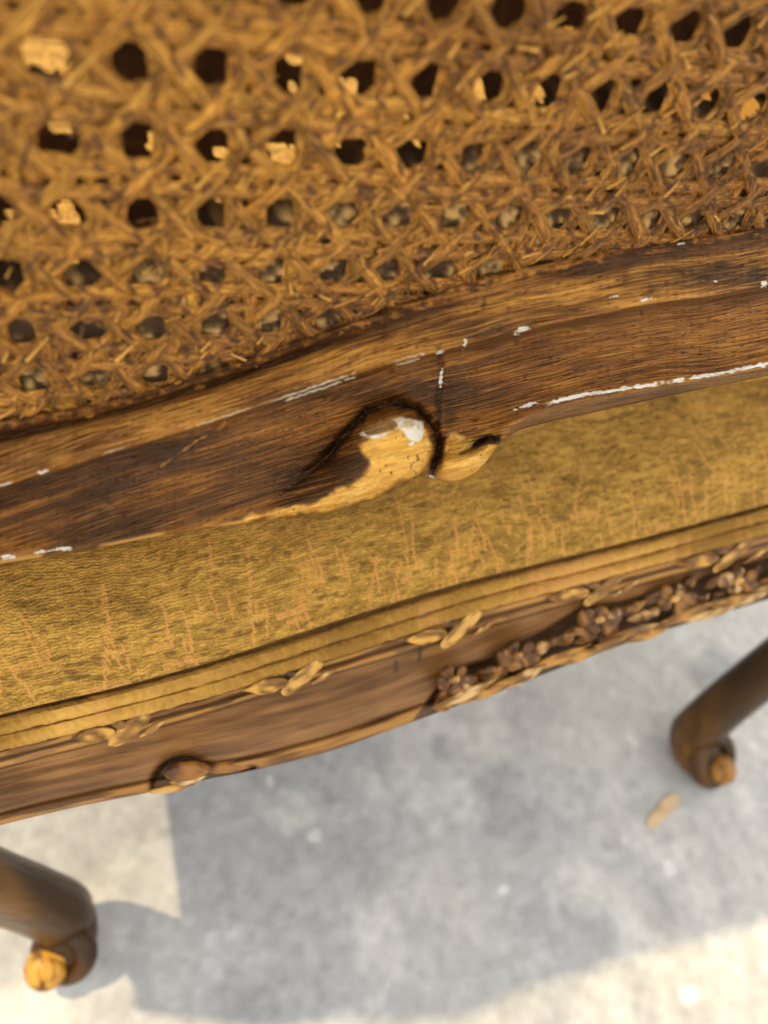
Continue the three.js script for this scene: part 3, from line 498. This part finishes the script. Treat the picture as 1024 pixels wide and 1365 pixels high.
function leg(mir, name) {
  const X = (x) => (mir ? 0.256 - x : x) + 0.0065, zl = -0.128;
  const ring = mir ? atY(947, 1014, 0.0225) : atY(82, 1272, 0.0225), eye = mir ? atY(960, 1026, 0.0205) : atY(63, 1289, 0.0215), axis = new THREE.Vector3(mir ? 0.25 : -0.3, 0.72, 0.62).normalize(), turn = new THREE.Quaternion().setFromUnitVectors(new THREE.Vector3(0, 0, 1), axis);
  const pts = [[-0.152, 0.268, zl - 0.008, 0.026, 0.020], [-0.148, 0.225, zl - 0.004, 0.026, 0.022], [-0.135, 0.165, zl - 0.006, 0.022, 0.019], [-0.120, 0.11, zl - 0.008, 0.018, 0.016], [-0.1075, 0.07, zl - 0.006, 0.0172, 0.016], [-0.0995, 0.042, zl - 0.003, 0.0178, 0.0165], [-0.0990, 0.030, zl - 0.002, 0.0172, 0.0165]].map((p) => [X(p[0]), ...p.slice(1)]);
  { const e = pts[pts.length - 1], s = mir ? 1 : -1; pts.push([lerp(e[0], ring.x, 0.45) - s * 0.002, 0.019, lerp(e[2], ring.z, 0.5), 0.0165, 0.0165], [ring.x - s * 0.003, 0.0125, ring.z + 0.001, 0.0125, 0.013]); }
  const g = paint(sweep(pts, 60, 22), legTone); const l = part(name, g, legMat);
  const t = new THREE.TorusGeometry(mir ? 0.0165 : 0.0135, mir ? 0.0068 : 0.0060, 18, 48), tp = t.attributes.position;                          // volute rolled up at the toe
  for (let i = 0; i < tp.count; i++) { const x = tp.getX(i), y = tp.getY(i), a = Math.atan2(y, x), k = 1 + 0.10 * Math.cos(a * 1 - 0.6); tp.setXYZ(i, x * k, y * k, tp.getZ(i) * (1.15 + 0.2 * Math.cos(a - 0.8))); }
  t.computeVertexNormals(); t.applyQuaternion(turn).translate(ring.x, ring.y, ring.z);
  const plug = new THREE.SphereGeometry(mir ? 0.016 : 0.013, 24, 16).scale(1, 1, 0.34).applyQuaternion(turn).translate(ring.x, ring.y, ring.z);
  part('volute', mergeGeometries([paint(t, legTone), paint(plug, () => [46, 27, 10])]), legMat, null, l);
  const b = new THREE.SphereGeometry(mir ? 0.0115 : 0.0125, 40, 24), p = b.attributes.position;
  for (let i = 0; i < p.count; i++) { const x = p.getX(i), y = p.getY(i), z = p.getZ(i), a = Math.atan2(y, x), f = 1 - 0.14 * Math.exp(-Math.pow(Math.sin(a * 2.5 + 0.4) / 0.2, 2)) * ss(0.001, 0.006, Math.hypot(x, y)); p.setXYZ(i, x * f, y * f, z * f); }
  b.computeVertexNormals(); b.applyQuaternion(new THREE.Quaternion().setFromUnitVectors(new THREE.Vector3(0, 0, 1), new THREE.Vector3(mir ? 0.3 : -0.15, 0.85, -0.45).normalize())).translate(eye.x, eye.y, eye.z);
  paint(b, (x, y, z) => { const k = fbm(x * 300, y * 300 + z * 120, 3); const bare = mir ? 0.75 : 1; return mixc(mixc([92, 58, 20], mir ? [190, 132, 58] : [202, 146, 56], bare * ss(0.2, 0.45, k)), [70, 40, 14], ss(0.64, 0.72, k) * 0.8); });
  part('scroll_toe', b, legMat, null, l);
  return l;
}
const legL = leg(false, 'leg'), legR = leg(true, 'leg');
for (const l of [legL, legR]) { const c = l.clone(); c.position.z = -0.68; c.rotation.y = 0; c.scale.z = 1; chair.add(c); c.position.z = -0.43; }

// -------- cane panel: every strand its own piece
const CO = new THREE.Vector2(-0.008, 0.459), CU = new THREE.Vector2(0.01511, -0.0009), CV = new THREE.Vector2(-0.0007, -0.0153);
{
  const panel = new THREE.Group(); panel.name = 'cane_panel'; chair.add(panel); panel.userData.label = 'golden brown woven cane panel with round holes';
  const [cm, bm] = pair(512, 64, (u, v) => {
    const g = fbm(u * 10, v * 14, 3), f = noise(u * 60, v * 26), d = fbm(u * 26 + 40, v * 3, 3);
    let c = mixc([152, 99, 26], [230, 168, 64], clamp(0.5 + (g - 0.5) * 2.2 + (f - 0.5) * 0.9)); c = mixc(c, [84, 48, 14], ss(0.52, 0.7, d) * 0.75);
    return [...c, clamp(0.5 + (f - 0.5) * 0.8 + (d - 0.5) * -0.8)];
  });
  const mats = [[1, 1, 1], [0.9, 0.86, 0.8], [1.0, 0.94, 0.84], [0.82, 0.76, 0.68]].map((c) => new THREE.MeshPhysicalMaterial({ map: cm, bumpMap: bm, bumpScale: 0.0010, vertexColors: true, color: new THREE.Color().setRGB(...c), roughness: 0.6 }));
  const innerTop = curve([[-0.208, 0.49], [-0.19, 0.55], [-0.165, 0.565], [-0.1, 0.585], [0, 0.625], [0.12, 0.65], [0.24, 0.625], [0.34, 0.585], [0.405, 0.565], [0.43, 0.55], [0.448, 0.49]]);
  const inside = (x, y) => x > -0.214 && x < 0.454 && y < innerTop(clamp(x, -0.208, 0.448)) + 0.006 && y > (x > XL && x < XR ? railTopY(x) : x <= XL ? railRows[0].top.y : railRows[XN - 1].top.y) - 0.004;
  const r = rng(9);
  function strand(a0, b0, da, db, width, zf, seed) {                   // line in cell coordinates, holes at whole numbers
    const P = []; const step = 0.16;
    for (let t = -46; t < 46; t += step) {
      const ja = (fbm(t * 0.7 + seed * 7.3, seed * 3.1, 2) - 0.5) * 0.22, a = a0 + da * t + (db ? ja : 0) * (da ? -0.7 : 1), b = b0 + db * t + (da ? ja : 0) * 0.8;
      const x = CO.x + CU.x * a + CV.x * b, y = CO.y + CU.y * a + CV.y * b;
      if (!inside(x, y)) { if (P.length > 3) break; P.length = 0; continue; }
      P.push([x, y, a, b, t]);
    }
    if (P.length < 6) return;
    const m = 7, n = P.length;
    const g = gridGeo(m, n, (i, j) => {
      const q = P[j], q0 = P[Math.max(0, j - 1)], q1 = P[Math.min(n - 1, j + 1)], dx = q1[0] - q0[0], dy = q1[1] - q0[1], l = Math.hypot(dx, dy), k = i / (m - 1) * 2 - 1;
      const ww = width * (0.8 + 0.4 * noise(q[4] * 1.1, seed)), roll = (noise(q[4] * 0.5 + 9, seed * 1.7) - 0.5) * 0.0009;
      const z = zf(q[2], q[3], q[4]) + 0.0007 * (1 - k * k * 1.6) + roll * k + (noise(q[4] * 3.1, k * 2 + seed) - 0.5) * 0.0005 ;
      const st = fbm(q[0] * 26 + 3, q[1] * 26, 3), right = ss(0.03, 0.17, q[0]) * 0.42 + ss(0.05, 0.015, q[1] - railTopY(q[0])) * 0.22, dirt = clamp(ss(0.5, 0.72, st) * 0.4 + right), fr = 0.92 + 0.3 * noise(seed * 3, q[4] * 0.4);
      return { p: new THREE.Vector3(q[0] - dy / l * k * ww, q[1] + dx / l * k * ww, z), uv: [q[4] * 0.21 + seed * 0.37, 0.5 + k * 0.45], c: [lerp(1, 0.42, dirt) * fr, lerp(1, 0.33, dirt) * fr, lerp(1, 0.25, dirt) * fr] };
    });
    mesh('cane_strand', place(g), mats[Math.floor(r() * 4)], panel);
  }
  for (const m of mats) m.side = THREE.DoubleSide;
  const Z = -0.1605; let sd = 1;
  for (let a = -15; a <= 31; a++) for (const o of [-0.15, 0.15]) strand(a + 0.5 + o, 0, 0, 1, 0.0019, (p, q) => Z - 0.0006 + 0.0004 * Math.sin((q + (o > 0 ? 0.5 : 0)) * 3.1416), sd++);
  for (let b = -16; b <= 6; b++) for (const o of [-0.15, 0.15]) strand(0, b + 0.5 + o, 1, 0, 0.0020, (p) => Z + 0.0001 + 0.0006 * Math.sin((p + (o > 0 ? 0.5 : 0)) * 3.1416), sd++);
  for (let k = -30; k <= 44; k++) strand(k + 0.5, 0, 1, 1, 0.00165, (p, q) => Z + 0.0006 + 0.0009 * Math.sin(q * 6.283 + 0.6), sd++);
  for (let k = -34; k <= 40; k++) strand(k + 0.5, 0, 1, -1, 0.00165, (p, q) => Z + 0.0006 + 0.0009 * Math.sin(q * 6.283 + 3.7), sd++);
}
{ // cane turned round each hole
  const panel = chair.getObjectByName('cane_panel'), mat = panel.children[0].material;
  for (let i = -2; i <= 16; i++) for (let j = -3; j <= 6; j++) {
    const cx = CO.x + CU.x * i + CV.x * j, cy = CO.y + CU.y * i + CV.y * j; if (cy < railTopY(cx) - 0.002) continue;
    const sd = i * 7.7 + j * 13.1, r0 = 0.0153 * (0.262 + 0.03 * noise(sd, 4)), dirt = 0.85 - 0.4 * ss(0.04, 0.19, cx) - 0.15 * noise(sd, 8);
    const g = gridGeo(29, 5, (k, l) => {
      const a = k / 28 * 6.28318, b = l / 4, n = noise(Math.cos(a) * 2 + sd + 50, Math.sin(a) * 2 + 50) - 0.5, rr = r0 * (1 + n * 0.28) + b * 0.0021, bump = Math.sin(b * Math.PI);
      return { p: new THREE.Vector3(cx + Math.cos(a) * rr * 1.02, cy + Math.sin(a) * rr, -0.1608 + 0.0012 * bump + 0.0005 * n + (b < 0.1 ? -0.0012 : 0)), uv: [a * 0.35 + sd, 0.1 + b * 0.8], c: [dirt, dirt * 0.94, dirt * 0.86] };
    });
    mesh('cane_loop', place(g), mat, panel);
  }
}
{ // frayed fibres standing off the strands
  const r = rng(123), A = [], n = 1200, tint = [[176, 120, 42], [206, 152, 66], [120, 76, 26], [90, 56, 22]];
  const P = [], C = [], N = []; 
  for (let i = 0; i < n; i++) {
    const x = lerp(-0.06, 0.23, r()), y = lerp(0.385, 0.525, Math.pow(r(), 1.25)); if (y < railTopY(x) + 0.001) continue;
    { const ex = x - CO.x, ey = y - CO.y, det = CU.x * CV.y - CU.y * CV.x, aa = (ex * CV.y - ey * CV.x) / det, bb = (CU.x * ey - CU.y * ex) / det; if (Math.hypot(aa - Math.round(aa), bb - Math.round(bb)) < 0.30 && r() < (y < 0.447 ? 0.8 : 0.97)) continue; }
    const a = r() < 0.6 ? 0.75 + (r() - 0.5) * 0.7 : r() * 3.14, L = 0.0012 + r() * r() * 0.0038, w = 0.00022 + r() * 0.00035, lift = (r() - 0.3) * 0.0016, z = -0.1592 + r() * 0.0009, dx = Math.cos(a), dy = Math.sin(a), c = tint[Math.floor(r() * 4)].map(toLin);
    const q = [[-L, -w, 0], [-L, w, 0], [L, w * 0.4, lift], [L, -w * 0.4, lift], [0, 0, 0.0005 + lift * 0.5]].map(([u, v, e]) => [x + dx * u - dy * v, y + dy * u + dx * v, z + e]);
    for (const t of [[0, 3, 4], [3, 2, 4], [2, 1, 4], [1, 0, 4]]) for (const k of t) { P.push(...q[k]); C.push(...c); }
  }
  const g = new THREE.BufferGeometry(); g.setAttribute('position', new THREE.Float32BufferAttribute(P, 3)); g.setAttribute('color', new THREE.Float32BufferAttribute(C, 3)); g.computeVertexNormals(); void A; void N;
  const m = mesh('frayed_fibre', place(g), new THREE.MeshStandardMaterial({ vertexColors: true, roughness: 0.8, side: THREE.DoubleSide }), chair); m.userData.kind = 'stuff';
}
// second, ragged layer inside the back, with openings on to the sunlit seat
{
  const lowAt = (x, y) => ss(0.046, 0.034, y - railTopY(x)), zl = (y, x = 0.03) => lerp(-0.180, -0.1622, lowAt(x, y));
  const open = [[58, 60, 22], [395, 72, 8], [395, 117, 6], [465, 118, 8], [150, 28, 5], [452, 148, 6], [76, 165, 9], [205, 185, 7], [298, 204, 8], [373, 209, 9], [391, 199, 5], [457, 203, 9], [532, 200, 4], [568, 203, 6], [88, 293, 15], [216, 293, 6], [296, 283, 11], [20, 296, 8], [18, 358, 9], [30, 368, 5], [728, 135, 15], [795, 134, 10], [856, 139, 7], [945, 134, 5], [1000, 141, 13], [655, 138, 7], [645, 134, 4], [757, 45, 8], [685, 38, 4], [890, 60, 4], [822, 44, 4], [100, 95, 5]]
    .map(([x, y, k]) => { let z = -0.175, p; for (let i = 0; i < 6; i++) { p = atZ(x, y, z); z = zl(p.y, p.x); } return [p.x, p.y, k * -z / 900 * 1.0]; });
  const x0 = -0.07, x1 = 0.25, y0 = 0.385, y1 = 0.53, st = 0.0009, nu = Math.round((x1 - x0) / st), nv = Math.round((y1 - y0) / st), keep = new Uint8Array(nu * nv).fill(1);
  const g = gridGeo(nu, nv, (i, j) => {
    const x = lerp(x0, x1, i / (nu - 1)), y = lerp(y0, y1, j / (nv - 1)), wx = (fbm(x * 700, y * 700, 2) - 0.5) * 0.0034, wy = (fbm(x * 700 + 50, y * 700 + 80, 2) - 0.5) * 0.0034;
    for (const [ox, oy, k] of open) if (Math.hypot(x - ox + wx, (y - oy + wy)) < k) keep[j * nu + i] = 0;
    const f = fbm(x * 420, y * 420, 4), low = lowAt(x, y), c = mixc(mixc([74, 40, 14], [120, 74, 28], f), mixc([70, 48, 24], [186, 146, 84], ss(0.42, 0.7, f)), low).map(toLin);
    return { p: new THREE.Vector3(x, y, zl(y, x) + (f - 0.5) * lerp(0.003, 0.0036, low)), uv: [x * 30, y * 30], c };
  });
  const idx = g.index.array, out = []; for (let i = 0; i < idx.length; i += 3) if (keep[idx[i]] && keep[idx[i + 1]] && keep[idx[i + 2]]) out.push(idx[i], idx[i + 1], idx[i + 2]);
  g.setIndex(out);
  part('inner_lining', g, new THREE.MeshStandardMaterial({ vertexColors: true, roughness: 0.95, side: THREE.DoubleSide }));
  const sh = new THREE.Shape([[-0.21, 0.40], [0.45, 0.40], [0.45, 0.5], [0.42, 0.56], [0.24, 0.63], [0.12, 0.66], [0, 0.63], [-0.18, 0.56], [-0.21, 0.5]].map(([x, y]) => new THREE.Vector2(x, y)));
  sh.holes.push(new THREE.Path([[x0 + 0.002, y0 + 0.018], [x0 + 0.002, y1 - 0.002], [x1 - 0.002, y1 - 0.002], [x1 - 0.002, y0 + 0.018]].map(([x, y]) => new THREE.Vector2(x, y))));
  part('inner_lining', new THREE.ExtrudeGeometry(sh, { depth: 0.002, bevelEnabled: false }).translate(0, 0, -0.186), new THREE.MeshStandardMaterial({ color: 0x5a3a18, roughness: 0.95 }));
}

// ---------------------------------------------------------------- scrap of wood on the floor by the right foot
{
  const P = [[862, 1100], [868, 1085], [884, 1066], [897, 1057], [907, 1062], [903, 1074], [888, 1090], [872, 1104]].map(([x, y]) => atY(x, y, 0.002)), c = atY(884, 1080, 0);
  const sh = new THREE.Shape(P.map((p) => new THREE.Vector2(p.x - c.x, -(p.z - c.z))));
  const g = new THREE.ExtrudeGeometry(sh, { depth: 0.0008, bevelEnabled: true, bevelSize: 0.0003, bevelThickness: 0.0002, bevelSegments: 2 }).rotateX(-Math.PI / 2);
  const [cm, bm] = woodTex(8, [[176, 142, 106], [200, 166, 126], [214, 184, 146]], 256, 128);
  const m = mesh('wood_scrap', g, new THREE.MeshStandardMaterial({ map: cm, bumpMap: bm, bumpScale: 0.0003, roughness: 0.8 }), scene);
  m.position.set(c.x, 0.0006, c.z); m.userData = { label: 'small tan sliver of wood lying on the concrete beside the right foot of the chair', category: 'wood scrap' };
}
renderer.render(scene, camera);
